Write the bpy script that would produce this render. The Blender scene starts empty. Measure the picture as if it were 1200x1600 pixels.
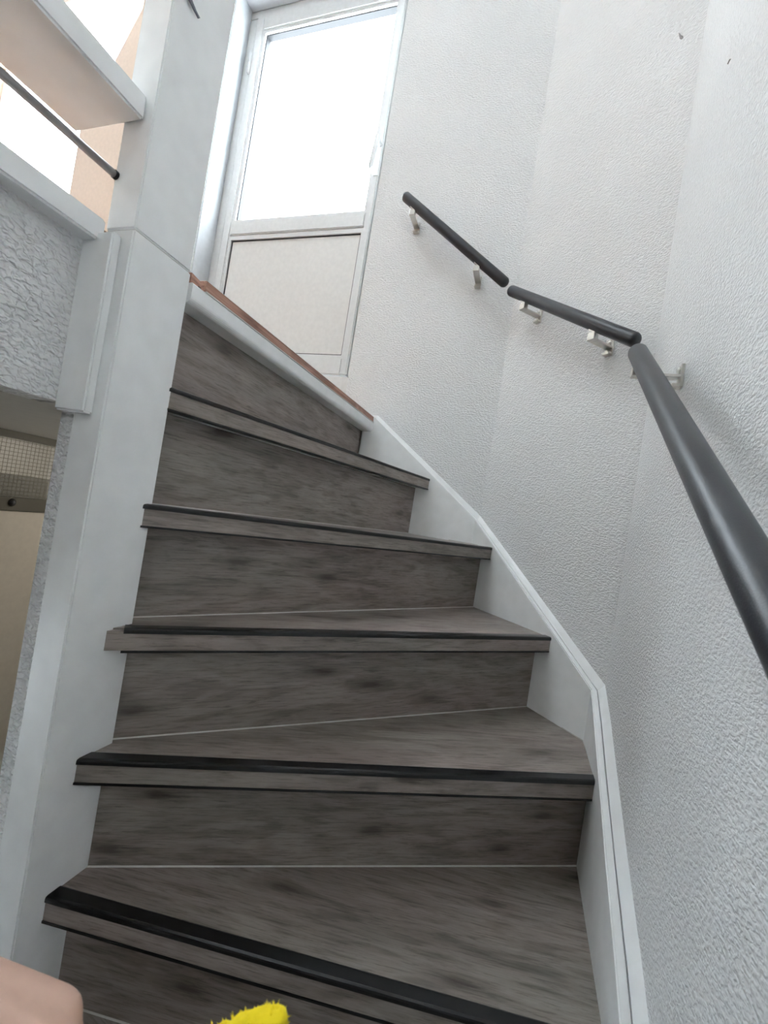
import bpy, bmesh, math, random
from mathutils import Vector, Matrix

# ------------------------------------------------------------------ camera, world, light, exposure
scene = bpy.context.scene
C = scene.collection
F_PX = 681.4932
CAM = Vector((0.5656, -0.4392, 0.6084))
yaw, pitch, roll = math.radians(18.2504), math.radians(0.7844), math.radians(9.0493)
fw = Vector((-math.sin(yaw) * math.cos(pitch), math.cos(yaw) * math.cos(pitch), math.sin(pitch)))
rt0 = Vector((math.cos(yaw), math.sin(yaw), 0))
up0 = rt0.cross(fw)
rt = rt0 * math.cos(roll) + up0 * math.sin(roll)
up = up0 * math.cos(roll) - rt0 * math.sin(roll)
cd = bpy.data.cameras.new('camera')
cam = bpy.data.objects.new('camera', cd)
C.objects.link(cam)
scene.camera = cam
cam.matrix_world = Matrix(((rt.x, up.x, -fw.x, CAM.x), (rt.y, up.y, -fw.y, CAM.y), (rt.z, up.z, -fw.z, CAM.z), (0, 0, 0, 1)))
cd.sensor_fit = 'VERTICAL'
cd.sensor_height = 24.0
cd.lens = F_PX / 1600.0 * 24.0
cd.clip_start = 0.02
cd.dof.use_dof = True
cd.dof.focus_distance = 1.1
cd.dof.aperture_fstop = cd.lens / 1.3

world = bpy.data.worlds.new('overcast_sky')
scene.world = world
world.use_nodes = True
wn = world.node_tree
wn.nodes['Background'].inputs[0].default_value = (0.87, 0.945, 1.0, 1)
wn.nodes['Background'].inputs[1].default_value = 1.75

vs = scene.view_settings
vs.view_transform = 'Standard'
vs.look = 'None'
vs.gamma = 1.0
vs.use_curve_mapping = False
vs.exposure = 3.68
scene.cycles.use_denoising = True
scene.cycles.adaptive_threshold = 0.03
scene.cycles.max_bounces = 7
scene.cycles.diffuse_bounces = 5
scene.cycles.transparent_max_bounces = 8

# ------------------------------------------------------------------ materials
def new_mat(name):
    m = bpy.data.materials.new(name)
    m.use_nodes = True
    nt = m.node_tree
    return m, nt, nt.nodes['Principled BSDF']

def N(nt, t, **kw):
    n = nt.nodes.new(t)
    for k, v in kw.items():
        setattr(n, k, v)
    return n

def mapping(nt, scale, rnd=True, kind='Object'):
    tc = N(nt, 'ShaderNodeTexCoord')
    mp = N(nt, 'ShaderNodeMapping')
    mp.inputs['Scale'].default_value = scale
    if rnd:
        oi = N(nt, 'ShaderNodeObjectInfo')
        mul = N(nt, 'ShaderNodeMath', operation='MULTIPLY')
        mul.inputs[1].default_value = 37.0
        nt.links.new(oi.outputs['Random'], mul.inputs[0])
        cb = N(nt, 'ShaderNodeCombineXYZ')
        for i in range(3):
            nt.links.new(mul.outputs[0], cb.inputs[i])
        nt.links.new(cb.outputs[0], mp.inputs['Location'])
    nt.links.new(tc.outputs[kind], mp.inputs['Vector'])
    return mp

def noise(nt, vec, scale, detail=3, rough=0.55, dist=0.0):
    n = N(nt, 'ShaderNodeTexNoise')
    n.inputs['Scale'].default_value = scale
    n.inputs['Detail'].default_value = detail
    n.inputs['Roughness'].default_value = rough
    n.inputs['Distortion'].default_value = dist
    nt.links.new(vec, n.inputs['Vector'])
    return n

def ramp(nt, fac, stops):
    r = N(nt, 'ShaderNodeValToRGB')
    cr = r.color_ramp
    while len(cr.elements) < len(stops):
        cr.elements.new(0.5)
    for e, (p, c) in zip(cr.elements, stops):
        e.position = p
        e.color = (c[0], c[1], c[2], 1)
    nt.links.new(fac, r.inputs[0])
    return r

def bump(nt, height, bsdf, strength, dist):
    b = N(nt, 'ShaderNodeBump')
    b.inputs['Strength'].default_value = strength
    b.inputs['Distance'].default_value = dist
    nt.links.new(height, b.inputs['Height'])
    nt.links.new(b.outputs[0], bsdf.inputs['Normal'])
    return b

def plain(name, col, rough=0.5, metal=0.0, bump_s=0.0, bscale=60):
    m, nt, b = new_mat(name)
    b.inputs['Base Color'].default_value = (*col, 1)
    b.inputs['Roughness'].default_value = rough
    b.inputs['Metallic'].default_value = metal
    mp = mapping(nt, (1, 1, 1))
    nz = noise(nt, mp.outputs[0], bscale, 1)
    r = ramp(nt, nz.outputs['Fac'], [(0.3, [c * 0.96 for c in col]), (0.7, [min(1, c * 1.02) for c in col])])
    nt.links.new(r.outputs[0], b.inputs['Base Color'])
    if bump_s:
        bump(nt, nz.outputs['Fac'], b, bump_s, 0.002)
    return m

def plaster(name, col, scale, strength, dist, stretch=(1, 1, 1.7)):
    m, nt, b = new_mat(name)
    b.inputs['Roughness'].default_value = 0.85
    mp = mapping(nt, stretch, rnd=False)
    n1 = noise(nt, mp.outputs[0], scale, 1.0, 0.5, 0.5)
    n2 = noise(nt, mp.outputs[0], scale * 0.35, 0, 0.5, 0.0)
    r1 = ramp(nt, n1.outputs['Fac'], [(0.36, (0, 0, 0)), (0.62, (1, 1, 1))])
    mx = N(nt, 'ShaderNodeMath', operation='MULTIPLY_ADD')
    nt.links.new(n2.outputs['Fac'], mx.inputs[0])
    mx.inputs[1].default_value = 0.3
    nt.links.new(r1.outputs[0], mx.inputs[2])
    bump(nt, mx.outputs[0], b, strength, dist)
    n3 = noise(nt, mp.outputs[0], 3, 0)
    rc = ramp(nt, n3.outputs['Fac'], [(0.3, [c * 0.97 for c in col]), (0.7, col)])
    nt.links.new(rc.outputs[0], b.inputs['Base Color'])
    return m

def laminate(name, dark, mid, light):
    m, nt, b = new_mat(name)
    # the grain runs along the board's own x: broad figure, short fibres, a few knots, a faint drift of hue
    mp = mapping(nt, (1.5, 8, 8))
    warp = noise(nt, mp.outputs[0], 1.3, 2, 0.5)
    va = N(nt, 'ShaderNodeVectorMath', operation='MULTIPLY_ADD')
    nt.links.new(warp.outputs['Color'], va.inputs[0])
    va.inputs[1].default_value = (0.5, 0.9, 0.9)
    nt.links.new(mp.outputs[0], va.inputs[2])
    n1 = noise(nt, va.outputs[0], 2.3, 6, 0.62, 0.6)
    mp2 = mapping(nt, (7, 105, 105))
    n2 = noise(nt, mp2.outputs[0], 2.6, 5, 0.75, 0.5)
    wv = N(nt, 'ShaderNodeTexNoise')
    wv.inputs['Scale'].default_value = 7.5
    wv.inputs['Detail'].default_value = 3
    nt.links.new(va.outputs[0], wv.inputs['Vector'])
    mp3 = mapping(nt, (2.4, 8.0, 8.0))
    sp = N(nt, 'ShaderNodeSeparateXYZ')
    nt.links.new(mp3.outputs[0], sp.inputs[0])
    yz = N(nt, 'ShaderNodeMath', operation='ADD')
    nt.links.new(sp.outputs[1], yz.inputs[0])
    nt.links.new(sp.outputs[2], yz.inputs[1])
    xy = N(nt, 'ShaderNodeCombineXYZ')
    nt.links.new(sp.outputs[0], xy.inputs[0])
    nt.links.new(yz.outputs[0], xy.inputs[1])
    vo = N(nt, 'ShaderNodeTexVoronoi', voronoi_dimensions='2D')
    vo.inputs['Scale'].default_value = 1.0
    wob = N(nt, 'ShaderNodeVectorMath', operation='MULTIPLY_ADD')
    nt.links.new(n2.outputs['Color'], wob.inputs[0])
    wob.inputs[1].default_value = (0.12, 0.12, 0)
    nt.links.new(xy.outputs[0], wob.inputs[2])
    nt.links.new(wob.outputs[0], vo.inputs['Vector'])
    base = ramp(nt, n1.outputs['Fac'], [(0.26, dark), (0.5, mid), (0.76, light)])
    gr = ramp(nt, n2.outputs['Fac'], [(0.36, (0.56, 0.55, 0.54)), (0.48, (0.98, 0.98, 0.98)), (0.66, (1.16, 1.16, 1.16))])
    gr2 = ramp(nt, wv.outputs['Fac'], [(0.36, (0.76, 0.75, 0.74)), (0.5, (1.03, 1.03, 1.03))])
    kn = ramp(nt, vo.outputs['Distance'], [(0.03, (0.30, 0.27, 0.25)), (0.075, (0.72, 0.70, 0.69)), (0.17, (1, 1, 1))])
    hue = noise(nt, mp.outputs[0], 0.9, 2)
    hr = ramp(nt, hue.outputs['Fac'], [(0.35, (1.06, 0.96, 0.95)), (0.65, (1.0, 0.99, 0.95))])
    last = base.outputs[0]
    for r_, f_ in ((gr, 0.85), (gr2, 1.0), (kn, 0.85), (hr, 1.0)):
        mx = N(nt, 'ShaderNodeMix', data_type='RGBA', blend_type='MULTIPLY')
        mx.inputs['Factor'].default_value = f_
        nt.links.new(last, mx.inputs['A'])
        nt.links.new(r_.outputs[0], mx.inputs['B'])
        last = mx.outputs['Result']
    nt.links.new(last, b.inputs['Base Color'])
    b.inputs['Roughness'].default_value = 0.42
    bump(nt, n2.outputs['Fac'], b, 0.15, 0.001)
    return m

def glass(name, tint, gloss):
    m, nt, b = new_mat(name)
    nt.nodes.remove(b)
    out = nt.nodes['Material Output']
    t = N(nt, 'ShaderNodeBsdfTransparent')
    t.inputs[0].default_value = (*tint, 1)
    g = N(nt, 'ShaderNodeBsdfGlossy')
    g.inputs['Roughness'].default_value = 0.03
    mx = N(nt, 'ShaderNodeMixShader')
    mx.inputs[0].default_value = gloss
    nt.links.new(t.outputs[0], mx.inputs[1])
    nt.links.new(g.outputs[0], mx.inputs[2])
    nt.links.new(mx.outputs[0], out.inputs[0])
    return m

M = {}
M['plaster'] = plaster('white_stipple_plaster', (0.80, 0.80, 0.80), 140, 0.42, 0.004)
M['plaster_coarse'] = plaster('coarse_white_plaster', (0.86, 0.86, 0.86), 110, 0.9, 0.005, (1, 1, 1.5))
M['smooth_wall'] = plain('smooth_white_wall', (0.78, 0.76, 0.73), 0.8)
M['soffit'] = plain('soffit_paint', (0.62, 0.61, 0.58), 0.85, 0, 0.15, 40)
M['paint'] = plain('white_gloss_paint', (0.88, 0.89, 0.89), 0.38, 0, 0.06, 25)
M['pvc'] = plain('white_plastic_frame', (0.70, 0.71, 0.71), 0.6)
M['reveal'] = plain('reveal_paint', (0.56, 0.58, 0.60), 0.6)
M['panel'] = plain('door_panel_white', (0.72, 0.71, 0.69), 0.6)
M['gasket'] = plain('black_rubber_gasket', (0.03, 0.03, 0.032), 0.6)
M['caulk'] = plain('pale_caulk', (0.62, 0.61, 0.58), 0.6)
M['laminate'] = laminate('grey_oak_laminate', (0.185, 0.165, 0.150), (0.262, 0.238, 0.218), (0.345, 0.316, 0.292))
M['strip'] = plain('black_edge_profile', (0.012, 0.012, 0.013), 0.32)
M['rail'] = plain('anthracite_powder_coat', (0.021, 0.023, 0.028), 0.36, 0, 0.1, 900)
M['nickel'] = plain('brushed_nickel', (0.62, 0.60, 0.56), 0.32, 1.0)
M['chrome'] = plain('brushed_steel_rod', (0.42, 0.42, 0.42), 0.45, 0.7)
M['peach'] = plain('peach_wall_tone', (0.74, 0.60, 0.50), 0.8)  # even peach tone for the smooth left part of the back wall
M['olive'] = plain('olive_brown_frame', (0.085, 0.078, 0.055), 0.5)
M['cream'] = plain('cream_door_paint', (0.56, 0.51, 0.43), 0.5)
M['dark'] = plain('dark_brown_box', (0.02, 0.013, 0.012), 0.6)
M['glass'] = glass('clear_door_glass', (0.97, 0.99, 1.0), 0.04)
M['skin'] = plain('skin', (0.60, 0.385, 0.30), 0.5, 0, 0.1, 140)
M['nail'] = plain('nail', (0.66, 0.42, 0.34), 0.25)
M['yellow'] = plain('yellow_microfibre', (0.86, 0.66, 0.01), 0.9, 0, 0.5, 260)
M['chip'] = plain('bare_plaster_chip', (0.30, 0.29, 0.28), 0.9)
M['leaf'] = plain('dark_grey_leaf', (0.20, 0.21, 0.24), 0.6)

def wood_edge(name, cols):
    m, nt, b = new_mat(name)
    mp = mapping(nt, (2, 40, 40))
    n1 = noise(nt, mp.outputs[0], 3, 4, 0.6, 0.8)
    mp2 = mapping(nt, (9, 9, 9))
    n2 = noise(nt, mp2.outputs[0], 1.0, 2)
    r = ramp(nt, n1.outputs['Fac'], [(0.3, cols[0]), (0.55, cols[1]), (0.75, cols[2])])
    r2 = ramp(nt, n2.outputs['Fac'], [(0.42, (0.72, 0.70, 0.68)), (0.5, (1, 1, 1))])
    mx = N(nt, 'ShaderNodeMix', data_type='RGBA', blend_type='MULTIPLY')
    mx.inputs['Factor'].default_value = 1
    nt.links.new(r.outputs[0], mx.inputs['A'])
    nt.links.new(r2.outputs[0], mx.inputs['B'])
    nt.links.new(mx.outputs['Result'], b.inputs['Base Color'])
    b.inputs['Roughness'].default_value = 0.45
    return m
M['wood'] = wood_edge('orange_brown_floor', ((0.27, 0.15, 0.09), (0.40, 0.24, 0.155), (0.50, 0.33, 0.23)))
M['wood_edge'] = wood_edge('brightened_red_brown_edge', ((0.24, 0.115, 0.08), (0.47, 0.25, 0.18), (0.58, 0.36, 0.27)))  # edge wood lightened in colour to make up for weak light on it

def wired():
    m, nt, b = new_mat('obscured_glass')
    b.inputs['Base Color'].default_value = (0.50, 0.49, 0.43, 1)
    b.inputs['Roughness'].default_value = 0.25
    mp = mapping(nt, (1, 1, 1), rnd=False)
    nz = noise(nt, mp.outputs[0], 160, 1)
    bump(nt, nz.outputs['Fac'], b, 0.4, 0.002)
    t = N(nt, 'ShaderNodeBsdfTransparent')
    mx = N(nt, 'ShaderNodeMixShader')
    mx.inputs[0].default_value = 0.66
    out = nt.nodes['Material Output']
    nt.links.new(b.outputs[0], mx.inputs[1])
    nt.links.new(t.outputs[0], mx.inputs[2])
    nt.links.new(mx.outputs[0], out.inputs[0])
    return m
M['wired'] = wired()

# ------------------------------------------------------------------ mesh helpers
WM = {}

def link(o, parent=None, mat=None, basis=None):
    C.objects.link(o)
    b = basis or Matrix.Identity(4)
    o.matrix_basis = b
    if parent is not None:
        o.parent = parent
        o.matrix_parent_inverse = WM[parent.name].inverted()
    WM[o.name] = b.copy()
    if mat is not None:
        o.data.materials.append(M[mat])
    return o

def finish(bm, name, mat, parent=None, basis=None, bev=0.0, smooth=False, seg=2):
    if bev:
        bmesh.ops.bevel(bm, geom=[e for e in bm.edges], offset=bev, segments=seg, affect='EDGES', clamp_overlap=True)
    bmesh.ops.recalc_face_normals(bm, faces=bm.faces)
    me = bpy.data.meshes.new(name)
    bm.to_mesh(me)
    bm.free()
    if smooth:
        for p in me.polygons:
            p.use_smooth = True
    return link(bpy.data.objects.new(name, me), parent, mat, basis)

def add_box(bm, lo, hi):
    vs_ = [bm.verts.new((x, y, z)) for x in (lo[0], hi[0]) for y in (lo[1], hi[1]) for z in (lo[2], hi[2])]
    for f in ((0, 1, 3, 2), (4, 6, 7, 5), (0, 4, 5, 1), (2, 3, 7, 6), (0, 2, 6, 4), (1, 5, 7, 3)):
        bm.faces.new([vs_[i] for i in f])

def add_prism(bm, poly, z0, z1):
    """plan polygon raised from z0 to z1 (z may be per-vertex lists)"""
    n = len(poly)
    a = z0 if isinstance(z0, (list, tuple)) else [z0] * n
    b = z1 if isinstance(z1, (list, tuple)) else [z1] * n
    lo = [bm.verts.new((p[0], p[1], a[i])) for i, p in enumerate(poly)]
    hi = [bm.verts.new((p[0], p[1], b[i])) for i, p in enumerate(poly)]
    bm.faces.new(lo[::-1])
    bm.faces.new(hi)
    for i in range(n):
        j = (i + 1) % n
        bm.faces.new((lo[i], lo[j], hi[j], hi[i]))

def add_extrude(bm, sec, x0, x1):
    """section given in (y, z), extruded along x"""
    n = len(sec)
    a = [bm.verts.new((x0, y, z)) for y, z in sec]
    b = [bm.verts.new((x1, y, z)) for y, z in sec]
    bm.faces.new(a)
    bm.faces.new(b[::-1])
    for i in range(n):
        j = (i + 1) % n
        bm.faces.new((a[i], b[i], b[j], a[j]))

def box(name, lo, hi, mat, parent=None, bev=0.0):
    bm = bmesh.new()
    c = Vector([(lo[i] + hi[i]) / 2 for i in range(3)])
    add_box(bm, [lo[i] - c[i] for i in range(3)], [hi[i] - c[i] for i in range(3)])
    return finish(bm, name, mat, parent, Matrix.Translation(c), bev)

def prism(name, poly, z0, z1, mat, parent=None, bev=0.0):
    bm = bmesh.new()
    add_prism(bm, poly, z0, z1)
    return finish(bm, name, mat, parent, None, bev)

def lathe(bm, prof, seg=24, M4=None):
    """profile (radius, height) turned about z"""
    rings = []
    for r, h in prof:
        if r < 1e-6:
            rings.append([bm.verts.new((0, 0, h))])
        else:
            rings.append([bm.verts.new((r * math.cos(2 * math.pi * i / seg), r * math.sin(2 * math.pi * i / seg), h)) for i in range(seg)])
    for a, b in zip(rings, rings[1:]):
        for i in range(seg):
            j = (i + 1) % seg
            va = [a[0]] if len(a) == 1 else [a[i], a[j]]
            vb = [b[0]] if len(b) == 1 else [b[j], b[i]]
            if len(va) + len(vb) >= 3:
                bm.faces.new(va + vb)
    if M4 is not None:
        bmesh.ops.transform(bm, matrix=M4, verts=[v for rg in rings for v in rg])

def empty(name, loc):
    o = bpy.data.objects.new(name, None)
    o.empty_display_size = 0.05
    return link(o, None, None, Matrix.Translation(loc))

def tag(o, label=None, cat=None, group=None, kind=None):
    if label: o['label'] = label
    if cat: o['category'] = cat
    if group: o['group'] = group
    if kind: o['kind'] = kind
    return o

def struct(o, label, cat):
    return tag(o, label, cat, kind='structure')

# ------------------------------------------------------------------ plan
XA, YC, YAB, XBC = 0.7793, 1.0141, 0.6562, 0.4167
ST = 0.0286
R = 0.19
TH = 0.0354
ZLAND = 5 * R
ZFLOOR = -8 * R
nB = Vector((YC - YAB, XA - XBC)).normalized()
P0 = Vector((XA, YAB))

def corner_ab(o):
    x = XA - o
    y = (nB.dot(P0) - o - nB.x * x) / nB.y
    return Vector((x, y))

def corner_bc(o):
    y = YC - o
    x = (nB.dot(P0) - o - nB.y * y) / nB.x
    return Vector((x, y))

YREAR = -2.6
XLEFT = -3.3
ZTOP = 4.4

# ------------------------------------------------------------------ walls, floors, ceilings
def wall_back():
    bm = bmesh.new()
    y0, y1 = YC, YC + 0.2
    add_prism(bm, [(-0.133, y0), (XBC, y0), (XBC + 0.083, y1), (-0.133, y1)], ZFLOOR - 0.1, ZTOP)
    add_box(bm, (-0.94, y0, 2.775), (-0.133, y1, ZTOP))
    add_box(bm, (XLEFT, y0, ZFLOOR - 0.1), (-0.133, y1, ZLAND))
    finish(bm, 'wall_back', 'plaster')
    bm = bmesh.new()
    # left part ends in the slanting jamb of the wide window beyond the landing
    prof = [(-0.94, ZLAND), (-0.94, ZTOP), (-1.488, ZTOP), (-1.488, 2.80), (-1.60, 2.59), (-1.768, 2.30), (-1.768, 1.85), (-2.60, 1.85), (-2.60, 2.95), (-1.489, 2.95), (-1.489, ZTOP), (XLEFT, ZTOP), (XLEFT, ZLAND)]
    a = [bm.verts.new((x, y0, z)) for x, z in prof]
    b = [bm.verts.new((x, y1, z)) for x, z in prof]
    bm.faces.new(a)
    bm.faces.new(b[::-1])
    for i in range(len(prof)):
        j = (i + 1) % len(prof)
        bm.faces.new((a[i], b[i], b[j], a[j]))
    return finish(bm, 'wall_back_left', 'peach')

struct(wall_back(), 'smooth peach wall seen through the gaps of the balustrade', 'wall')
struct(bpy.data.objects['wall_back'], 'white stippled plaster wall with the glazed door, behind the upper steps', 'wall')
struct(prism('wall_corner', [(XA, YAB), (XBC, YC), (XBC + 0.083, YC + 0.2), (XA + 0.2, YAB + 0.083)], ZFLOOR - 0.1, ZTOP, 'plaster'),
       'white stippled diagonal wall carrying the middle short handrail', 'wall')
struct(prism('wall_right', [(XA, YREAR), (XA, YAB), (XA + 0.2, YAB + 0.083), (XA + 0.2, YREAR)], ZFLOOR - 0.1, ZTOP, 'plaster'),
       'white stippled plaster wall at the right with the long handrail', 'wall')
struct(box('wall_rear', (XLEFT, YREAR - 0.15, ZFLOOR - 0.1), (XA + 0.2, YREAR, ZTOP), 'smooth_wall'), 'white wall closing the stairwell behind the viewer', 'wall')
struct(box('wall_left', (-0.13, YREAR, 0.697), (-0.074, -0.013, 0.93), 'plaster_coarse'), 'coarse white plaster edge of the upper floor at the left', 'wall')
struct(box('wall_inner', (-0.088, 0.006, ZFLOOR), (-0.046, YC, 0.897), 'plaster_coarse'), 'narrow textured plaster wall behind the white newel post', 'wall')
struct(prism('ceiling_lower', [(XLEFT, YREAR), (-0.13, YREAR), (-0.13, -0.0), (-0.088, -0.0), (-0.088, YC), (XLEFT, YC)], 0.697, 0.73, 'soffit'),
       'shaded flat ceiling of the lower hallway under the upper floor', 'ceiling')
fu = struct(prism('floor_upper', [(XLEFT, YREAR), (-0.10, YREAR), (-0.10, -0.002), (-0.06, -0.002), (-0.06, 0.112), (-0.012, 0.112), (-0.012, YC), (XLEFT, YC)], 0.932, ZLAND, 'wood'),
            'red brown wooden floor of the upper landing', 'floor')
SKY = (-2.20, -0.70, -0.50, 0.00)      # unseen roof window added to light the walls: x0, y0, x1, y1
bm = bmesh.new()
x0_, y0_, x1_, y1_ = XLEFT - 0.15, YREAR - 0.15, XA + 0.2, YC + 0.2
for lo, hi in (((x0_, y0_), (SKY[0], y1_)), ((SKY[2], y0_), (x1_, y1_)), ((SKY[0], y0_), (SKY[2], SKY[1])), ((SKY[0], SKY[3]), (SKY[2], y1_))):
    add_box(bm, (lo[0], lo[1], ZTOP), (hi[0], hi[1], ZTOP + 0.12))
struct(finish(bm, 'ceiling', 'smooth_wall'), 'white ceiling with an added roof window that lets in light', 'ceiling')
w2 = empty('added_roof_window', ((SKY[0] + SKY[2]) / 2, (SKY[1] + SKY[3]) / 2, ZTOP))
tag(w2, 'added roof window, out of view, lighting the stairwell', 'window', kind='structure')
box('frame_rail', (SKY[0], SKY[1], ZTOP + 0.04), (SKY[0] + 0.05, SKY[3], ZTOP + 0.10), 'pvc', w2, 0.003)
box('frame_rail', (SKY[2] - 0.05, SKY[1], ZTOP + 0.04), (SKY[2], SKY[3], ZTOP + 0.10), 'pvc', w2, 0.003)
box('frame_rail', (SKY[0] + 0.05, SKY[1], ZTOP + 0.04), (SKY[2] - 0.05, SKY[1] + 0.05, ZTOP + 0.10), 'pvc', w2, 0.003)
box('frame_rail', (SKY[0] + 0.05, SKY[3] - 0.05, ZTOP + 0.04), (SKY[2] - 0.05, SKY[3], ZTOP + 0.10), 'pvc', w2, 0.003)
box('glass_pane', (SKY[0] + 0.05, SKY[1] + 0.05, ZTOP + 0.066), (SKY[2] - 0.05, SKY[3] - 0.05, ZTOP + 0.072), 'glass', w2)
struct(box('wall_far_left', (XLEFT - 0.15, YREAR - 0.15, 0.697), (XLEFT, YC + 0.2, ZTOP), 'smooth_wall'), 'plain wall at the far side of the upper room', 'wall')
struct(box('floor', (XLEFT, YREAR, ZFLOOR - 0.1), (XA, YC, ZFLOOR), 'laminate'), 'grey wooden floor of the lower hallway', 'floor')

# plaster damage on the upper right walls
def chip(name, pts, origin, ax, par):
    """small ragged chip lying on a wall; pts in wall plane (along, up), width"""
    bm = bmesh.new()
    u = Vector((ax[0], ax[1], 0))
    nrm = Vector((-ax[1], ax[0], 0))
    rows = []
    for a, h, w in pts:
        c = u * a + Vector((0, 0, h))
        side = Vector((0, 0, 1)) if abs(pts[-1][0] - pts[0][0]) > abs(pts[-1][1] - pts[0][1]) else u
        rows.append([bm.verts.new(c - side * w), bm.verts.new(c + nrm * 0.0016), bm.verts.new(c + side * w), bm.verts.new(c - nrm * 0.002)])
    for p, q in zip(rows, rows[1:]):
        for i in range(4):
            j = (i + 1) % 4
            bm.faces.new((p[i], q[i], q[j], p[j]))
    bm.faces.new(rows[0])
    bm.faces.new(rows[-1][::-1])
    return finish(bm, name, 'chip', par, Matrix.Translation(origin))

wr, wc = bpy.data.objects['wall_right'], bpy.data.objects['wall_corner']
tdir = Vector((nB.y, -nB.x))
chip('plaster_chip', [(-0.006, -0.012, 0.002), (-0.003, -0.006, 0.004), (0.001, 0.002, 0.0022), (0.005, 0.012, 0.001)], Vector((0.739, 0.696, 1.855)), (-tdir.x, -tdir.y), wc)
chip('plaster_chip', [(-0.006, -0.003, 0.0008), (-0.002, 0.0, 0.0012), (0.006, 0.0012, 0.0012)], Vector((XA, 0.421, 1.492)), (0, 1), wr)

# ------------------------------------------------------------------ glazed balcony door (door_1) in its deep reveal
def balcony_door():
    d = empty('door_1', (-0.54, 1.13, ZLAND))
    tag(d, 'white plastic door with a tall clear pane over a flat panel', 'door', kind='structure')
    fy0, fy1 = 1.112, 1.175
    xl, xr = -0.944, -0.10
    gx0, gx1, gz0, gz1 = -0.8447, -0.2256, 1.8042, 2.657
    zb = 1.135
    # outer frame: four members
    box('frame_jamb', (xl, fy0, zb), (xl + 0.045, fy1, 2.735), 'pvc', d, 0.003)
    box('frame_jamb', (xr - 0.085, fy0, zb), (xr, fy1, 2.735), 'pvc', d, 0.003)
    box('frame_head', (xl, fy0, 2.735), (xr, fy1 - 0.001, 2.80), 'pvc', d, 0.003)
    box('threshold', (xl, fy0 - 0.006, ZLAND), (xr, fy1 + 0.02, zb - 0.004), 'panel', d, 0.002)
    # leaf: stiles and rails standing 8 mm proud
    s = fy0 - 0.008
    box('stile', (xl + 0.047, s, zb + 0.003), (gx0 - 0.012, fy1 - 0.01, 2.733), 'pvc', d, 0.004)
    box('stile', (gx1 + 0.010, s, zb + 0.003), (xr - 0.087, fy1 - 0.01, 2.733), 'pvc', d, 0.004)
    box('top_rail', (gx0 - 0.0125, s, gz1 + 0.012), (gx1 + 0.0105, fy1 - 0.01, 2.733), 'pvc', d, 0.004)
    box('middle_rail', (gx0 - 0.0125, s, 1.735), (gx1 + 0.0105, fy1 - 0.01, gz0 - 0.010), 'pvc', d, 0.004)
    box('bottom_rail', (gx0 - 0.0125, s, zb + 0.003), (gx1 + 0.0105, fy1 - 0.01, 1.205), 'pvc', d, 0.004)

    def ring(name, x0, x1, z0, z1, w, y0, y1, mat):
        bm = bmesh.new()
        add_box(bm, (x0 - w, y0, z0 - w), (x0, y1, z1 + w))
        add_box(bm, (x1, y0, z0 - w), (x1 + w, y1, z1 + w))
        add_box(bm, (x0, y0, z1), (x1, y1, z1 + w))
        add_box(bm, (x0, y0, z0 - w), (x1, y1, z0))
        return finish(bm, name, mat, d)
    # bevelled glazing beads and rubber seals round pane and panel
    ring('glazing_bead', gx0, gx1, gz0, gz1, 0.0125, s + 0.006, fy1 - 0.02, 'pvc')
    ring('rubber_seal', gx0 + 0.004, gx1 - 0.004, gz0 + 0.004, gz1 - 0.004, 0.004, s + 0.016, fy1 - 0.03, 'gasket')
    px0, px1, pz0, pz1 = -0.847, -0.224, 1.218, 1.7155
    ring('glazing_bead', px0, px1, pz0, pz1, 0.018, s + 0.006, fy1 - 0.02, 'pvc')
    ring('rubber_seal', px0 + 0.005, px1 - 0.005, pz0 + 0.005, pz1 - 0.005, 0.005, s + 0.012, fy1 - 0.03, 'gasket')
    box('door_panel', (px0 + 0.003, s + 0.014, pz0 + 0.003), (px1 - 0.003, fy1 - 0.02, pz1 - 0.003), 'panel', d)
    box('glass_pane', (gx0 + 0.001, 1.142, gz0 + 0.001), (gx1 - 0.001, 1.148, gz1 - 0.001), 'glass', d)
    # lever handle turned down
    h = box('door_handle', (-0.208, s - 0.008, 1.93), (-0.182, s + 0.001, 2.09), 'pvc', d, 0.004)
    tag(h, 'white lever handle')
    bm = bmesh.new()
    lathe(bm, [(0, 0), (0.009, 0), (0.009, 0.034), (0, 0.036)], 16, Matrix.Translation((-0.195, s - 0.006, 2.055)) @ Matrix.Rotation(math.radians(90), 4, 'X'))
    finish(bm, 'handle_neck', 'pvc', h, smooth=True)
    bm = bmesh.new()
    path = [(-0.195, 2.064, 0.010), (-0.197, 2.03, 0.0105), (-0.202, 1.98, 0.010), (-0.206, 1.945, 0.0085), (-0.207, 1.935, 0.004)]
    rows = []
    for x, z, w in path:
        rows.append([bm.verts.new((x + w * math.cos(t), s - 0.043 + 0.6 * w * math.sin(t), z)) for t in [k * math.pi / 5 for k in range(10)]])
    for p, q in zip(rows, rows[1:]):
        for i in range(10):
            j = (i + 1) % 10
            bm.faces.new((p[i], p[j], q[j], q[i]))
    bm.faces.new(rows[0]); bm.faces.new(rows[-1][::-1])
    finish(bm, 'lever', 'pvc', h, smooth=True)
    # hinge on the left stile
    for z in (2.52, 1.32):
        bm = bmesh.new()
        lathe(bm, [(0, -0.045), (0.007, -0.045), (0.007, -0.002), (0.0055, 0), (0.007, 0.002), (0.007, 0.045), (0, 0.045)], 14, Matrix.Translation((xl + 0.046, s - 0.003, z)))
        finish(bm, 'hinge', 'pvc', d, smooth=True)
    return d
balcony_door()
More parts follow.
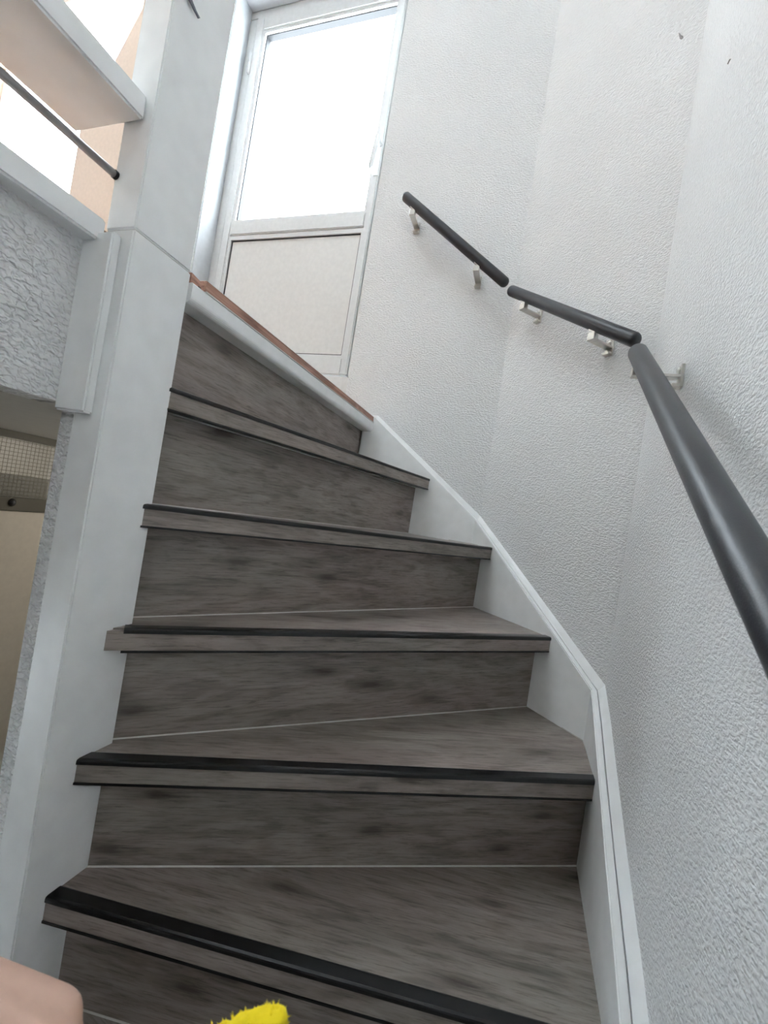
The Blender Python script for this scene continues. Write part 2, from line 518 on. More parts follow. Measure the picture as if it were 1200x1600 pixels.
# smooth painted lining of the reveal
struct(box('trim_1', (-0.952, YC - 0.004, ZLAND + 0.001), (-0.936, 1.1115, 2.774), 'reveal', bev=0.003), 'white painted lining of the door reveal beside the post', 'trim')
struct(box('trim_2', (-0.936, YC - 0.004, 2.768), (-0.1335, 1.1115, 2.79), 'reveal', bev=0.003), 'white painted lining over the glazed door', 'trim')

# wide window beyond the balustrade
def far_window():
    w = empty('window_1', (-2.5, 1.12, 1.25))
    tag(w, 'bright window seen through the gaps of the balustrade', 'window', kind='structure')
    box('frame_rail', (-2.60, 1.10, 1.85), (-1.768, 1.16, 1.89), 'pvc', w, 0.003)
    box('frame_stile', (-2.60, 1.10, 1.89), (-2.56, 1.16, 2.95), 'pvc', w, 0.003)
    bm = bmesh.new()
    prof = [(-1.77, 1.86), (-1.77, 2.30), (-1.60, 2.59), (-1.488, 2.80), (-1.488, 2.95), (-2.59, 2.95), (-2.59, 1.86)]
    a = [bm.verts.new((x, 1.126, z)) for x, z in prof]
    b = [bm.verts.new((x, 1.132, z)) for x, z in prof]
    bm.faces.new(a); bm.faces.new(b[::-1])
    for i in range(len(prof)):
        j = (i + 1) % len(prof)
        bm.faces.new((a[i], b[i], b[j], a[j]))
    finish(bm, 'glass_pane', 'glass', w)
far_window()

# ------------------------------------------------------------------ hallway door with wired transom (door_2)
def hall_door():
    xw = -1.0
    bm = bmesh.new()
    hw = (-0.62, -0.32, -0.50, 0.15)      # unseen hallway window added to light the lower stairwell: y0, y1, z0, z1
    add_box(bm, (xw - 0.1, YREAR, ZFLOOR), (xw - 0.02, hw[0], 0.697))
    add_box(bm, (xw - 0.1, hw[1], ZFLOOR), (xw - 0.02, -0.15, 0.697))
    add_box(bm, (xw - 0.1, hw[0], ZFLOOR), (xw - 0.02, hw[1], hw[2]))
    add_box(bm, (xw - 0.1, hw[0], hw[3]), (xw - 0.02, hw[1], 0.697))
    add_box(bm, (-1.6, -0.30, ZFLOOR), (xw - 0.1, -0.22, 0.697))
    w3 = empty('added_hall_window', (xw - 0.06, (hw[0] + hw[1]) / 2, hw[2]))
    tag(w3, 'added window of the lower hallway, out of view, lighting the lower stairwell', 'window', kind='structure')
    for lo, hi in (((hw[0], hw[2]), (hw[0] + 0.06, hw[3])), ((hw[1] - 0.06, hw[2]), (hw[1], hw[3])), ((hw[0] + 0.06, hw[3] - 0.06), (hw[1] - 0.06, hw[3])), ((hw[0] + 0.06, hw[2]), (hw[1] - 0.06, hw[2] + 0.06))):
        box('frame_rail', (xw - 0.09, lo[0], lo[1]), (xw - 0.04, hi[0], hi[1]), 'pvc', w3, 0.003)
    box('glass_pane', (xw - 0.068, hw[0] + 0.06, hw[2] + 0.06), (xw - 0.062, hw[1] - 0.06, hw[3] - 0.06), 'glass', w3)
    add_box(bm, (xw - 0.1, 0.80, ZFLOOR), (xw - 0.02, YC, 0.697))
    struct(finish(bm, 'wall_hall', 'smooth_wall'), 'plain wall of the lower hallway around the cream door', 'wall')
    d = empty('door_2', (xw, 0.32, ZFLOOR))
    tag(d, 'cream hallway door under a wired glass transom behind the post', 'door', kind='structure')
    y0, y1 = -0.15, 0.80
    box('frame_head', (xw - 0.08, y0, 0.674), (xw, y1, 0.697), 'olive', d, 0.002)
    tb = box('transom_bar', (xw - 0.08, y0, 0.443), (xw, y1, 0.486), 'olive', d, 0.002)
    box('frame_jamb', (xw - 0.08, y0, ZFLOOR), (xw, y0 + 0.05, 0.674), 'olive', d, 0.002)
    box('frame_jamb', (xw - 0.08, y1 - 0.05, ZFLOOR), (xw, y1, 0.674), 'olive', d, 0.002)
    leaf = box('door_leaf', (xw - 0.05, y0 + 0.052, ZFLOOR + 0.008), (xw - 0.008, y1 - 0.052, 0.441), 'cream', d, 0.002)
    # latch on the transom bar
    bm = bmesh.new()
    lathe(bm, [(0, 0.0), (0.010, 0.0), (0.010, 0.004), (0.007, 0.010), (0.004, 0.013), (0, 0.013)], 14,
          Matrix.Translation((xw, 0.522, 0.470)) @ Matrix.Rotation(math.radians(90), 4, 'Y') @ Matrix.Scale(1.3, 4, Vector((1, 0, 0))))
    finish(bm, 'latch', 'gasket', tb, smooth=True)
    p = box('wired_pane', (xw - 0.030, y0 + 0.05, 0.486), (xw - 0.024, y1 - 0.05, 0.674), 'wired', d)
    bm = bmesh.new()
    y = y0 + 0.055
    while y < y1 - 0.05:
        add_box(bm, (xw - 0.0238, y - 0.0005, 0.486), (xw - 0.0230, y + 0.0005, 0.674))
        y += 0.0125
    z = 0.494
    while z < 0.674:
        add_box(bm, (xw - 0.0240, y0 + 0.05, z - 0.0006), (xw - 0.0230, y1 - 0.05, z + 0.0006))
        z += 0.0125
    tag(finish(bm, 'wire_mesh', 'olive', p), kind='stuff')
    # ledge behind the glass with a dark box
    box('rear_ledge', (xw - 0.30, y0, 0.462), (xw - 0.081, y1, 0.486), 'cream', d)
    bm = bmesh.new()
    add_box(bm, (xw - 0.16, 0.20, 0.4865), (xw - 0.045, 0.655, 0.548))
    add_box(bm, (xw - 0.165, 0.195, 0.548), (xw - 0.042, 0.66, 0.556))
    b = finish(bm, 'dark_box', 'dark', None, None, 0.002)
    tag(b, 'long dark brown box blurred behind the wired glass', 'box')
hall_door()
struct(box('wall_hall_back', (-1.75, -0.30, ZFLOOR), (-1.6, YC, 0.697), 'smooth_wall'), 'pale wall of the room behind the wired glass', 'wall')

# unseen fill lamps added to brighten the hallway and the room behind it
m_, nt_, b_ = new_mat('fill_lamp_glow')
b_.inputs['Base Color'].default_value = (0.9, 0.88, 0.82, 1)
b_.inputs['Emission Color'].default_value = (1.0, 0.93, 0.82, 1)
b_.inputs['Emission Strength'].default_value = 1.5
M['lamp_glow'] = m_
def fill_lamp(x, y, label):
    T = Matrix.Translation((x, y, 0.697))
    lamp = empty('fill_lamp', (x, y, 0.697))
    tag(lamp, label, 'lamp', 'added fill lamps of the lower floor')
    bm = bmesh.new()
    lathe(bm, [(0, 0.0), (0.09, 0.0), (0.09, -0.018), (0.075, -0.022), (0, -0.022)], 32)
    finish(bm, 'lamp_base', 'pvc', lamp, T)
    bm = bmesh.new()
    lathe(bm, [(0.082, -0.0225), (0.085, -0.04), (0.075, -0.06), (0.05, -0.074), (0.02, -0.08), (0, -0.081)], 32)
    finish(bm, 'lamp_shade', 'lamp_glow', lamp, T, smooth=True)
fill_lamp(-0.52, 0.80, 'added round fill lamp hidden behind the post, brightening the lower hallway')
fill_lamp(-1.36, 0.42, 'added round fill lamp, out of view, brightening the room behind the wired glass')

# ------------------------------------------------------------------ newel post
def newel():
    p = empty('newel_post', (-0.028, 0.054, ZFLOOR))
    tag(p, 'square white painted newel post at the inner side of the winding steps', 'post')
    ZJ = 0.9474
    bm = bmesh.new()
    add_box(bm, (-0.057, 0, ZFLOOR), (0, 0.108, ZJ))
    lo = finish(bm, 'lower_post', 'paint', p, None, 0.0025)
    bm = bmesh.new()
    add_box(bm, (-0.056, 0.0012, ZJ + 0.0018), (-0.0012, 0.1075, ZTOP))
    finish(bm, 'upper_post', 'paint', p, None, 0.0022)
    bm = bmesh.new()
    add_box(bm, (-0.054, 0.004, ZJ - 0.002), (-0.004, 0.104, ZJ + 0.004))
    finish(bm, 'joint', 'caulk', p)
    t = box('cover_board', (-0.076, -0.014, 0.686), (-0.019, 0.0003, 0.936), 'paint', p, 0.0025)
    return p
newel()

# pointed leaf tip hanging against the upper post
def leaf():
    bm = bmesh.new()
    pts = [(-0.004, 1.330, 0.009), (0.010, 1.312, 0.0075), (0.023, 1.298, 0.005), (0.034, 1.293, 0.0025), (0.0415, 1.2915, 0.0004)]
    rows = []
    for y, z, w in pts:
        rows.append([bm.verts.new((0.003, y - 0.6 * w, z - 0.8 * w)), bm.verts.new((0.006, y, z)), bm.verts.new((0.003, y + 0.6 * w, z + 0.8 * w)), bm.verts.new((0.0015, y, z))])
    for p, q in zip(rows, rows[1:]):
        for i in range(4):
            j = (i + 1) % 4
            bm.faces.new((p[i], q[i], q[j], p[j]))
    bm.faces.new(rows[0]); bm.faces.new(rows[-1][::-1])
    o = finish(bm, 'leaf_tip', 'leaf', smooth=True)
    tag(o, 'dark grey pointed tip hanging against the upper part of the post', 'leaf')

# ------------------------------------------------------------------ staircase
NOSE = {  # level: (inner y at x=0, outer x, outer y) of the front edge, measured top face
    0: (0.0365, 0.7507, 0.1916), 1: (0.0497, 0.7508, 0.4744), 2: (0.0623, 0.6605, 0.7333),
    3: (0.0928, 0.4750, 0.9165), 4: (0.1093, 0.2361, 0.9856)}
OVER = 0.042
# lower flight below the picture, out of the winder into a straight run
for i in range(1, 8):
    yn = [0.012, -0.06, -0.24, -0.43, -0.62, -0.81, -1.00][i - 1]
    yo = [-0.075, -0.30, -0.40, -0.52, -0.66, -0.82, -1.00][i - 1]
    NOSE[-i] = (yn, 0.7507, yo)

stair = empty('staircase', (0.4, 0.3, ZFLOOR))
tag(stair, 'winding staircase with grey wood steps, black edge strips and white side boards', 'staircase')

def line_of(k):
    yi, ox, oy = NOSE[k]
    a = Vector((0, yi))
    d = (Vector((ox, oy)) - a).normalized()
    return a, d

def riser_line(k):
    if k == 5:
        return Vector((-0.036, 0.1)), Vector((0, 1))
    a, d = line_of(k)
    n = Vector((-d.y, d.x))
    return a + n * OVER, d

def hit_string(a, d, o):
    """where a plan line meets the inner face of the side boards"""
    best = None
    ab, bc = corner_ab(o), corner_bc(o)
    if abs(d.x) > 1e-6:
        t = (XA - o - a.x) / d.x
        p = a + d * t
        if t > 0 and p.y <= ab.y + 1e-6: best = ('A', p)
    den = nB.dot(d)
    if best is None and abs(den) > 1e-6:
        t = (nB.dot(P0) - o - nB.dot(a)) / den
        p = a + d * t
        if t > 0 and bc.x - 1e-6 <= p.x <= ab.x + 1e-6: best = ('B', p)
    if best is None and abs(d.y) > 1e-6:
        t = (YC - o - a.y) / d.y
        best = ('C', a + d * t)
    return best

def at_x(a, d, x):
    return a + d * ((x - a.x) / d.x)

def frame2(a, d, z):
    return Matrix(((d.x, -d.y, 0, a.x), (d.y, d.x, 0, a.y), (0, 0, 1, z), (0, 0, 0, 1)))

def make_step(k):
    z = k * R
    a, d = line_of(k)
    n = Vector((-d.y, d.x))
    seg, pout = hit_string(a, d, ST)
    L = (pout - a).length
    B = frame2(a, d, z)
    Bi = B.inverted()
    loc = lambda p: (Bi @ Vector((p.x, p.y, z))).xy
    ra, rd = riser_line(k + 1)
    rseg, rout = hit_string(ra, rd, ST - 0.004)
    # plan outline of the tread, in the nosing's own frame
    pts = []
    f = 0.007
    xin = -0.002
    a2 = a + n * f
    if abs(k) < 20:
        pts.append(at_x(a2, d, xin))
    s2, q2 = hit_string(a2, d, ST - 0.004)
    pts.append(q2)
    o = ST - 0.004
    order = 'ABC'
    if order.index(s2) < 1 <= order.index(rseg): pts.append(corner_ab(o))
    if order.index(s2) < 2 <= order.index(rseg): pts.append(corner_bc(o))
    back = rout + Vector((-rd.y, rd.x)) * 0.004
    pts.append(back)
    if k + 1 == 5:
        pts += [Vector((-0.040, YC - o)), Vector((-0.040, 0.109)), Vector((xin, 0.109))] if False else [Vector((-0.040, 0.109)), Vector((xin, 0.109))]
    else:
        ri = at_x(ra + Vector((-rd.y, rd.x)) * 0.004, rd, xin)
        if ri.y < 0.108 or k < 0:
            pts.append(ri)
        else:
            pts.append(at_x(ra + Vector((-rd.y, rd.x)) * 0.004, rd, -0.044) if rd.x > 0.05 else Vector((-0.044, 0.5)))
            if pts[-1].y < 0.1085: pts[-1].y = 0.1085
            pts += [Vector((-0.044, 0.1085)), Vector((xin, 0.1085))]
    lp = [loc(p) for p in pts]
    # drop doubled points
    out = []
    for p in lp:
        if not out or (p - out[-1]).length > 1e-4: out.append(p)
    if (out[0] - out[-1]).length < 1e-4: out.pop()
    bm = bmesh.new()
    add_prism(bm, out, -0.008, 0.0)
    t = finish(bm, 'tread', 'laminate', stair, B)
    bm = bmesh.new()
    add_prism(bm, out, -TH + 0.002, -0.008)
    finish(bm, 'tread_core', 'paint', t, B)
    ext = 0.010
    x0 = -0.003 / max(0.2, d.x)
    bm = bmesh.new()
    add_extrude(bm, [(0, -TH + 0.003), (f, -TH + 0.003), (f, -0.0025), (0, -0.0025)], x0, L + ext)
    finish(bm, 'nosing_face', 'laminate', t, B)
    i0 = 0.022 if k == 2 else x0
    bm = bmesh.new()
    add_extrude(bm, [(-0.0018, -0.006), (-0.0006, -0.006), (0.0, -0.0025), (0.001, -0.0002), (0.020, -0.0002), (0.020, 0.0014), (0.018, 0.0022), (0.002, 0.0022), (-0.0010, 0.0010), (-0.0018, -0.0015)], i0, L + ext)
    finish(bm, 'edge_strip', 'strip', t, B)
    bm = bmesh.new()
    add_extrude(bm, [(-0.0012, -TH - 0.0005), (0.0135, -TH - 0.0005), (0.0135, -TH + 0.003), (-0.0012, -TH + 0.003)], i0 * 1.0 if k == 2 else x0, L + ext)
    finish(bm, 'under_strip', 'strip', t, B)
    if k in (3, 4):   # black end profile where the nosing meets the post
        bm = bmesh.new()
        add_extrude(bm, [(-0.0014, -TH), (0.006, -TH), (0.006, 0.001), (-0.0014, 0.001)], x0 - 0.001, x0 + 0.0035)
        finish(bm, 'end_profile', 'strip', t, B)
    # pale caulk along the side board
    chain = [q2]
    if order.index(s2) < 1 <= order.index(rseg): chain.append(corner_ab(ST))
    if order.index(s2) < 2 <= order.index(rseg): chain.append(corner_bc(ST))
    chain.append(rout)
    bm = bmesh.new()
    for p, q in zip(chain, chain[1:]):
        p, q = loc(p), loc(q)
        dd = (q - p)
        if dd.length < 0.004: continue
        dd.normalize()
        nn = Vector((-dd.y, dd.x)) * 0.0014
        add_prism(bm, [p + nn, p - nn * 1.2, q - nn * 1.2, q + nn], -0.002, 0.0022)
    finish(bm, 'caulk_line', 'caulk', t, B)
    return t

def make_riser(k):
    """riser board under nosing k, standing on tread k-1"""
    a, d = riser_line(k)
    zb = (k - 1) * R
    top = k * R - (TH - 0.001)
    if k == 5:
        a = Vector((-0.036, 0.095))
        L = YC - ST + 0.006 - a.y
        x0 = 0
        top = 0.904
    else:
        seg, p = hit_string(a, d, ST - 0.010)
        L = (p - a).length
        if k >= 2:
            x0 = (0.109 - a.y) / d.y        # starts behind the post
        else:
            x0 = (at_x(a, d, -0.003) - a).dot(d)
    B = frame2(a, d, zb)
    bm = bmesh.new()
    add_extrude(bm, [(0, 0.0), (0.008, 0.0), (0.008, top - zb), (0, top - zb)], x0, L)
    r = finish(bm, 'riser', 'laminate', stair, B)
    bm = bmesh.new()
    w = 0.0018
    add_extrude(bm, [(0.001, 0), (-w, 0), (-w * 0.5, w * 0.8), (0.001, w * 1.2)], max(0.0, x0), L - 0.008)
    finish(bm, 'caulk_line', 'caulk', r, B)
    return r

for k in range(-7, 5):
    make_step(k)
for k in range(-7, 6):
    make_riser(k)

# landing edge: white bullnose, parquet edge, broken end piece
def landing_edge():
    B = frame2(Vector((0.006, 0.1085)), Vector((0, 1)), 0)     # local x runs along +y, local y towards -x
    L = YC - ST - 0.1085
    z1, z0 = 0.9335, 0.9015
    sec = [(0.060, z1), (0.002, z1), (0.0, z1 - 0.002), (0.0, z0 + 0.010)]
    for t in range(1, 6):
        an = math.pi / 2 * t / 5
        sec.append((0.010 - 0.010 * math.cos(an), z0 + 0.010 - 0.010 * math.sin(an)))
    sec += [(0.060, z0)]
    bm = bmesh.new()
    add_extrude(bm, sec, 0.0, L + 0.004)
    n = finish(bm, 'landing_nosing', 'paint', stair, B)
    tag(n, 'white rounded landing edge board')
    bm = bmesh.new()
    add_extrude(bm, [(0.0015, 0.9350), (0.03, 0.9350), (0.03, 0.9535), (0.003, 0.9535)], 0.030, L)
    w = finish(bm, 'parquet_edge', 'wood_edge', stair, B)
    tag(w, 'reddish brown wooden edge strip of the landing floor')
    bm = bmesh.new()
    add_extrude(bm, [(-0.001, 0.9332), (0.006, 0.9332), (0.006, 0.9352), (-0.001, 0.9352)], 0.030, L)
    finish(bm, 'lower_lip', 'caulk', w, B)
    bm = bmesh.new()
    add_extrude(bm, [(0.002, 0.9533), (0.02, 0.9533), (0.02, 0.9546), (0.004, 0.9546)], 0.030, L)
    finish(bm, 'upper_lip', 'caulk', w, B)
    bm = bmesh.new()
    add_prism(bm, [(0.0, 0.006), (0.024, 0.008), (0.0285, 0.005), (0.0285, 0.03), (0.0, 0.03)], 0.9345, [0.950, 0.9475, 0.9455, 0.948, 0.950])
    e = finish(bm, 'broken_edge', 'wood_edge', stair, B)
    bm = bmesh.new()
    add_extrude(bm, [(0.0075, 0.9336), (0.012, 0.9336), (0.012, 0.9385), (0.0075, 0.9385)], 0.001, 0.0285)
    finish(bm, 'dark_gap', 'strip', e, B)
    bm = bmesh.new()
    add_prism(bm, [(L - 0.0005, 0.0), (L + 0.006, 0.0), (L + 0.006, 0.012), (L - 0.0005, 0.012)], 0.934, 0.9535)
    finish(bm, 'end_block', 'paint', stair, B)
landing_edge()

# side boards along the walls with a moulding on top
# z of the board's inner top edge at the plan breakpoints
ZC0, ZBC, ZAB = 0.951, 0.6490, 0.3035
def z_a(y):
    pts = [(0.63, 0.3035), (0.56, 0.264), (0.451, 0.208), (0.327, 0.146), (0.217, 0.096), (0.167, 0.070), (0.0, -0.045), (-0.3, -0.27), (-1.3, -1.07), (-1.6, -1.30)]
    for (ya, za), (yb, zb) in zip(pts, pts[1:]):
        if y >= yb:
            return za + (zb - za) * (ya - y) / (ya - yb)
    return pts[-1][1]

def side_board(name_pts, zf):
    """name_pts(o) gives plan points for an offset o from the wall, zf the top heights"""
    def strip(o0, o1, dz0, dz1, depth, mat, name, parent):
        p0, p1 = name_pts(o0), name_pts(o1)
        bm = bmesh.new()
        rows = []
        for i in range(len(p0)):
            zt = zf[i]
            rows.append([bm.verts.new((p0[i][0], p0[i][1], zt + dz0)), bm.verts.new((p1[i][0], p1[i][1], zt + dz1)),
                         bm.verts.new((p1[i][0], p1[i][1], zt - depth)), bm.verts.new((p0[i][0], p0[i][1], zt - depth))])
        for a, b in zip(rows, rows[1:]):
            for i in range(4):
                j = (i + 1) % 4
                bm.faces.new((a[i], a[j], b[j], b[i]))
        bm.faces.new(rows[0][::-1]); bm.faces.new(rows[-1])
        return finish(bm, name, mat, parent)
    s = strip(0.0155, ST, 0.0, 0.0, 0.42, 'paint', 'side_board', stair)
    strip(0.0, 0.0140, 0.0155, 0.0020, 0.40, 'paint', 'moulding', s)
    strip(0.0175, 0.0265, 0.0024, 0.0018, 0.004, 'paint', 'bead', s)
    return s

side_board(lambda o: [(-0.03, YC - o), (0.008, YC - o), tuple(corner_bc(o))], [ZC0, ZC0, ZBC])
side_board(lambda o: [tuple(corner_bc(o)), tuple(corner_ab(o))], [ZBC, ZAB])
ys = [0.56, 0.451, 0.327, 0.217, 0.167, 0.0, -0.3, -1.3, -1.6]
side_board(lambda o: [tuple(corner_ab(o))] + [(XA - o, y) for y in ys], [ZAB] + [z_a(y) for y in ys])

# ------------------------------------------------------------------ balustrade of the upper floor
def balustrade():
    b = empty('balustrade', (-0.06, -1.2, 0.93))
    tag(b, 'white horizontal plank balustrade with a thin metal rod at upper left', 'balustrade')
    box('lower_plank', (-0.096, YREAR + 0.02, 0.925), (-0.047, -0.0045, 0.957), 'paint', b, 0.003)
    box('upper_plank', (-0.147, YREAR + 0.02, 1.100), (-0.015, -0.0005, 1.134), 'paint', b, 0.003)
    bm = bmesh.new()
    lathe(bm, [(0, 0), (0.0053, 0), (0.0053, 2.5), (0, 2.5)], 16, Matrix.Translation((-0.05, -0.0005, 1.0255)) @ Matrix.Rotation(math.radians(90), 4, 'X'))
    r = finish(bm, 'rod', 'chrome', b, smooth=True)
    bm = bmesh.new()
    lathe(bm, [(0.0053, 0), (0.0062, 0), (0.0062, 0.004), (0.0053, 0.004)], 16, Matrix.Translation((-0.05, -0.0005, 1.0255)) @ Matrix.Rotation(math.radians(90), 4, 'X'))
    finish(bm, 'rod_socket', 'gasket', r, smooth=True)
balustrade()
leaf()

# ------------------------------------------------------------------ handrails
def rail_capsule(a, b, r, parent):
    d = (b - a)
    L = d.length
    prof = [(0.0, -0.85 * r)]
    for i in range(1, 8):
        t = math.pi / 2 * i / 7
        prof.append((r * math.sin(t) ** 0.8, -0.85 * r * math.cos(t)))
    body = prof + [(p[0], L - p[1]) for p in reversed(prof)]
    bm = bmesh.new()
    q = d.to_track_quat('Z', 'Y')
    lathe(bm, body, 32)
    return finish(bm, 'rail_bar', 'rail', parent, Matrix.Translation(a) @ q.to_matrix().to_4x4(), smooth=True)

def bracket(parent, wall_pt, wn_, rail_axis_d, slope_dz, along):
    """square nickel bracket: wall plate with screw, arm, upright and saddle.
    wall_pt: point on the wall below the rail axis at rail height; wn_: wall normal into the room"""
    along = Vector((along.x, along.y, 0)).normalized()
    B = Matrix(((along.x, wn_.x, 0, wall_pt.x), (along.y, wn_.y, 0, wall_pt.y), (0, 0, 1, wall_pt.z), (0, 0, 0, 1)))
    w = 0.0098
    D = rail_axis_d
    g = slope_dz
    bm = bmesh.new()
    add_box(bm, (-w, 0.0003, -0.058), (w, 0.0055, -0.018))
    pl = finish(bm, 'bracket', 'nickel', parent, B, 0.0006, seg=1)
    bm = bmesh.new()      # foot lip, arm, upright
    add_box(bm, (-w, 0.0056, -0.058), (w, 0.016, -0.0525))
    finish(bm, 'foot_lip', 'nickel', pl, B, 0.0005, seg=1)
    bm = bmesh.new()
    add_box(bm, (-w, 0.0056, -0.0415), (w, D - 0.008, -0.0365))
    finish(bm, 'arm', 'nickel', pl, B, 0.0006, seg=1)
    bm = bmesh.new()
    add_box(bm, (-w, D - 0.008, -0.0415), (w, D + 0.007, -0.0225))
    finish(bm, 'upright', 'nickel', pl, B, 0.0008, seg=1)
    bm = bmesh.new()
    sh = [bm.verts.new((x, y, z + g * x)) for x in (-0.0095, 0.0095) for y in (D - 0.007, D + 0.007) for z in (-0.0222, -0.0150)]
    for f in ((0, 1, 3, 2), (4, 6, 7, 5), (0, 4, 5, 1), (2, 3, 7, 6), (0, 2, 6, 4), (1, 5, 7, 3)):
        bm.faces.new([sh[i] for i in f])
    finish(bm, 'saddle', 'nickel', pl, B, 0.0006, seg=1)
    bm = bmesh.new()
    lathe(bm, [(0, 0.010), (0.004, 0.0095), (0.0058, 0.0075), (0.0062, 0.004), (0, 0.004)], 16, Matrix.Rotation(math.radians(-90), 4, 'X') @ Matrix.Identity(4))
    bmesh.ops.translate(bm, verts=bm.verts, vec=(0, 0, -0.027))
    finish(bm, 'screw', 'nickel', pl, B, smooth=True)

def handrail(label, a, b, r, brackets, wall_off, wn_):
    h = empty('handrail', ((a + b) / 2))
    tag(h, label, 'handrail', 'wall handrails along the stairs')
    d = (b - a)
    u = d.normalized()
    rail_capsule(a + u * r * 0.85, b - u * r * 0.85, r, h)
    along = Vector((d.x, d.y, 0)).normalized()
    g = d.z / Vector((d.x, d.y)).length
    for t in brackets:
        p = a + d * t
        wp = p - wn_ * wall_off
        bracket(h, wp, wn_, wall_off, g, along)
    return h

# upper rail on the back wall
ax1 = lambda x: Vector((x, 0.942, 1.7598 + (1.3928 - 1.7598) * (x + 0.05) / 0.45))
handrail('dark grey short handrail on the wall beside the glazed door, the highest one', ax1(0.001), ax1(0.395), 0.0165, (0.105, 0.735), YC - 0.942, Vector((0, -1, 0)))
# middle rail on the diagonal wall
B0 = Vector((XBC, YC, 0))
u2 = Vector((nB.y, -nB.x, 0))
n2 = Vector((nB.x, nB.y, 0))
ax2 = lambda s: B0 + u2 * s - n2 * 0.0689 + Vector((0, 0, 1.4060 + (1.0814 - 1.4060) * s / 0.5))
handrail('dark grey short handrail on the diagonal wall, the middle of three', ax2(0.057), ax2(0.5125), 0.0162, (0.16, 0.735), 0.0689, -n2)
# long rail on the right wall
ax3 = lambda y: Vector((0.7066, y, 0.9548 + (0.6095 - 0.9548) * (0.4 - y) / 0.5))
handrail('long dark grey handrail on the right wall, nearest of three', ax3(0.437), ax3(-1.45), 0.0160, (0.010, 0.5, 0.97), XA - 0.7066, Vector((-1, 0, 0)))

# ------------------------------------------------------------------ hand and yellow cloth at the bottom edge
def cp(px, py, dep):
    return CAM + fw * dep + rt * ((px - 600) / F_PX * dep) - up * ((py - 800) / F_PX * dep)

def capsule(bm, a, b, ra, rb, seg=14, flat=None):
    d = b - a
    L = d.length
    q = d.to_track_quat('Z', 'Y').to_matrix().to_4x4()
    prof = [(0, -ra)]
    for i in range(1, 5):
        t = math.pi / 2 * i / 5
        prof.append((ra * math.sin(t), -ra * math.cos(t)))
    prof.append((ra, 0)); prof.append((rb, L))
    for i in range(1, 5):
        t = math.pi / 2 * i / 5
        prof.append((rb * math.cos(t), L + rb * math.sin(t)))
    prof.append((0, L + rb))
    lathe(bm, prof, seg, Matrix.Translation(a) @ q)

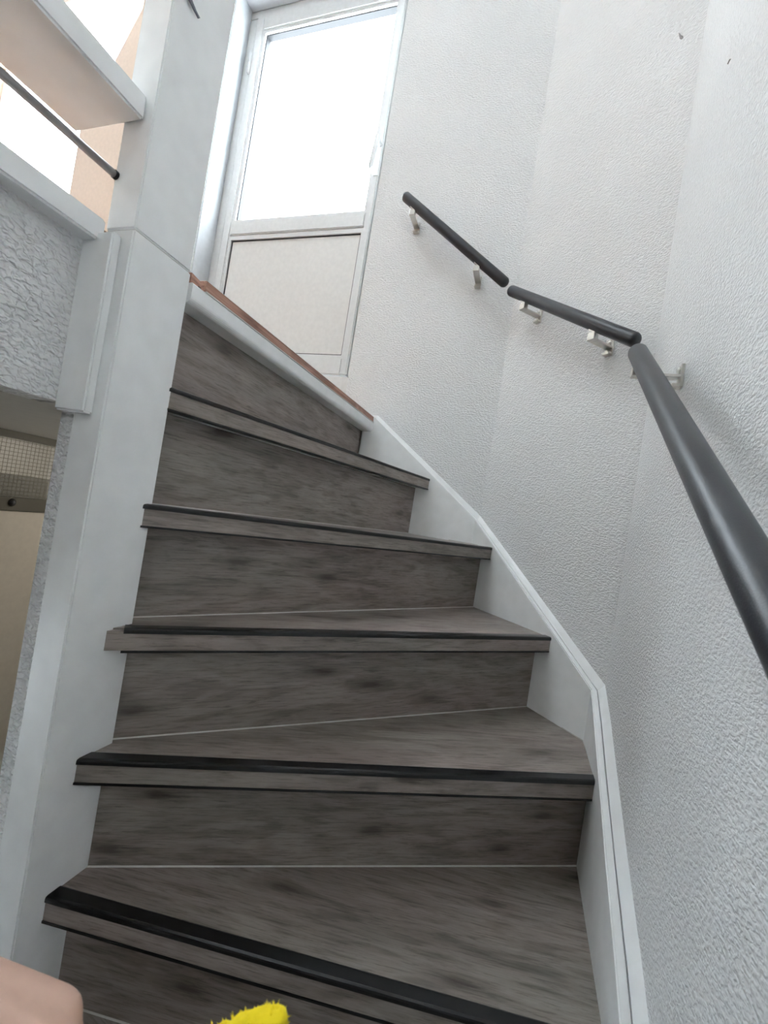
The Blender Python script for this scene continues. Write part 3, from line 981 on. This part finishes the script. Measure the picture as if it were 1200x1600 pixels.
def build_hand():
    dep = 0.20
    c30, s30 = math.cos(math.radians(30)), math.sin(math.radians(30))
    Y = rt * c30 - up * s30            # towards the knuckles
    Z = up * c30 + rt * s30            # out of the back of the hand
    X = -fw                            # thumb side, towards the viewer
    O = cp(-222, 1562, dep)            # wrist
    W = lambda x, y, z: O + X * x + Y * y + Z * z
    bm = bmesh.new()
    cap = lambda p, q, ra, rb: capsule(bm, W(*p), W(*q), ra, rb)
    # forearm
    cap((0.0, 0.0, -0.004), (0.09, -0.13, -0.10), 0.027, 0.036)
    cap((0.09, -0.13, -0.10), (0.16, -0.20, -0.19), 0.036, 0.041)
    # palm slab from overlapping bones
    knuckles = {'index': (0.026, 0.088, 0.0), 'middle': (0.008, 0.093, 0.002), 'ring': (-0.011, 0.089, 0.0), 'little': (-0.028, 0.080, -0.004)}
    base = {'index': (0.012, 0.004, -0.004), 'middle': (0.004, 0.0, -0.002), 'ring': (-0.006, 0.0, -0.003), 'little': (-0.014, 0.004, -0.006)}
    for k, p in knuckles.items():
        cap(base[k], p, 0.020, 0.0145)
        cap((base[k][0], 0.03, -0.012), (p[0] * 0.9, p[1] - 0.012, -0.012), 0.016, 0.012)
    fing = {
        'index': [(0.030, 0.122, -0.020), (0.032, 0.118, -0.045), (0.031, 0.100, -0.055)],
        'middle': [(0.010, 0.131, -0.021), (0.012, 0.126, -0.050), (0.012, 0.104, -0.059)],
        'ring': [(-0.011, 0.124, -0.022), (-0.009, 0.119, -0.048), (-0.008, 0.099, -0.057)],
        'little': [(-0.030, 0.106, -0.020), (-0.029, 0.103, -0.041), (-0.027, 0.088, -0.048)]}
    for k, js in fing.items():
        rs = [0.0118, 0.0098, 0.0086, 0.0074] if k != 'little' else [0.0102, 0.0084, 0.0074, 0.0064]
        chain = [knuckles[k]] + js
        for i in range(3):
            cap(chain[i], chain[i + 1], rs[i], rs[i + 1])
    th = [(0.016, 0.018, -0.012), (0.042, 0.046, -0.026), (0.050, 0.076, -0.044), (0.044, 0.098, -0.056)]
    for i, (ra, rb) in enumerate([(0.019, 0.0135), (0.0125, 0.0105), (0.0108, 0.0085)]):
        cap(th[i], th[i + 1], ra, rb)
    me = bpy.data.meshes.new('hand')
    bm.to_mesh(me); bm.free()
    o = link(bpy.data.objects.new('person', me), None, 'skin')
    rm = o.modifiers.new('remesh', 'REMESH')
    rm.mode = 'VOXEL'
    rm.voxel_size = 0.0026
    sm = o.modifiers.new('smooth', 'SMOOTH')
    sm.factor = 0.6
    sm.iterations = 9
    dg = bpy.context.evaluated_depsgraph_get()
    me2 = bpy.data.meshes.new_from_object(o.evaluated_get(dg))
    o.modifiers.clear()
    o.data = me2
    for p in me2.polygons: p.use_smooth = True
    tag(o, 'bare hand at the bottom left corner gripping a yellow cloth', 'person')
    # thumb and finger nails
    for (p, d, nrm, s) in [((0.044, 0.098, -0.056), Vector((-0.3, 0.8, -0.5)), Vector((0.85, 0.35, 0.1)), 0.0075), ((0.031, 0.100, -0.055), Vector((0, -0.85, -0.4)), Vector((0.1, 0.35, -0.9)), 0.006)]:
        dw = (X * d.x + Y * d.y + Z * d.z).normalized()
        nw = (X * nrm.x + Y * nrm.y + Z * nrm.z).normalized()
        sw = dw.cross(nw).normalized()
        nw = sw.cross(dw)
        bm = bmesh.new()
        bmesh.ops.create_uvsphere(bm, u_segments=12, v_segments=8, radius=1)
        B = Matrix(((sw.x, dw.x, nw.x, 0), (sw.y, dw.y, nw.y, 0), (sw.z, dw.z, nw.z, 0), (0, 0, 0, 1)))
        bmesh.ops.transform(bm, matrix=Matrix.Translation(W(*p) + nw * s * 0.95) @ B @ Matrix.Diagonal((s * 0.8, s, s * 0.22, 1)), verts=bm.verts)
        finish(bm, 'nail', 'nail', o, smooth=True)
    return W

def build_cloth(W):
    random.seed(5)
    grip = W(0.012, 0.098, -0.036)
    bm = bmesh.new()
    path = [(grip, 0.013), (cp(215, 1760, 0.20), 0.018), (cp(310, 1720, 0.20), 0.022), (cp(385, 1662, 0.20), 0.0165), (cp(410, 1630, 0.20), 0.0120), (cp(428, 1604, 0.20), 0.0070)]
    for (a, ra), (b, rb) in zip(path, path[1:]):
        capsule(bm, a, b, ra, rb, 16)
    capsule(bm, grip, W(-0.02, 0.10, -0.045), 0.013, 0.012, 12)
    capsule(bm, W(-0.02, 0.10, -0.045), W(-0.05, 0.11, -0.09), 0.014, 0.02, 12)
    me = bpy.data.meshes.new('cloth')
    bm.to_mesh(me); bm.free()
    o = link(bpy.data.objects.new('cleaning_cloth', me), None, 'yellow')
    rm = o.modifiers.new('remesh', 'REMESH'); rm.mode = 'VOXEL'; rm.voxel_size = 0.002
    sm = o.modifiers.new('smooth', 'SMOOTH'); sm.factor = 0.5; sm.iterations = 4
    dg = bpy.context.evaluated_depsgraph_get()
    me2 = bpy.data.meshes.new_from_object(o.evaluated_get(dg))
    o.modifiers.clear()
    # pile: short tapered tufts grown out of the surface
    bm = bmesh.new()
    bm.from_mesh(me2)
    bm.normal_update()
    src = [(v.co.copy(), v.normal.copy()) for v in bm.verts]
    from mathutils import noise as mn
    for v in bm.verts:
        v.co += v.normal * 0.003 * mn.noise(v.co * 130)
    for co, nr in random.sample(src, min(len(src), 1500)):
        t = nr.orthogonal().normalized()
        s = nr.cross(t)
        h = random.uniform(0.001, 0.0028)
        lean = (t * random.uniform(-1, 1) + s * random.uniform(-1, 1)) * 0.5
        w = 0.0008
        b = [bm.verts.new(co + (t * math.cos(k * 2.094) + s * math.sin(k * 2.094)) * w - nr * 0.001) for k in range(3)]
        tip = bm.verts.new(co + (nr + lean).normalized() * h)
        for k in range(3):
            bm.faces.new((b[k], b[(k + 1) % 3], tip))
    bm.to_mesh(me2); bm.free()
    o.data = me2
    for p in me2.polygons: p.use_smooth = True
    tag(o, 'bright yellow fuzzy cloth tip poking up at the bottom edge', 'cloth')

build_cloth(build_hand())
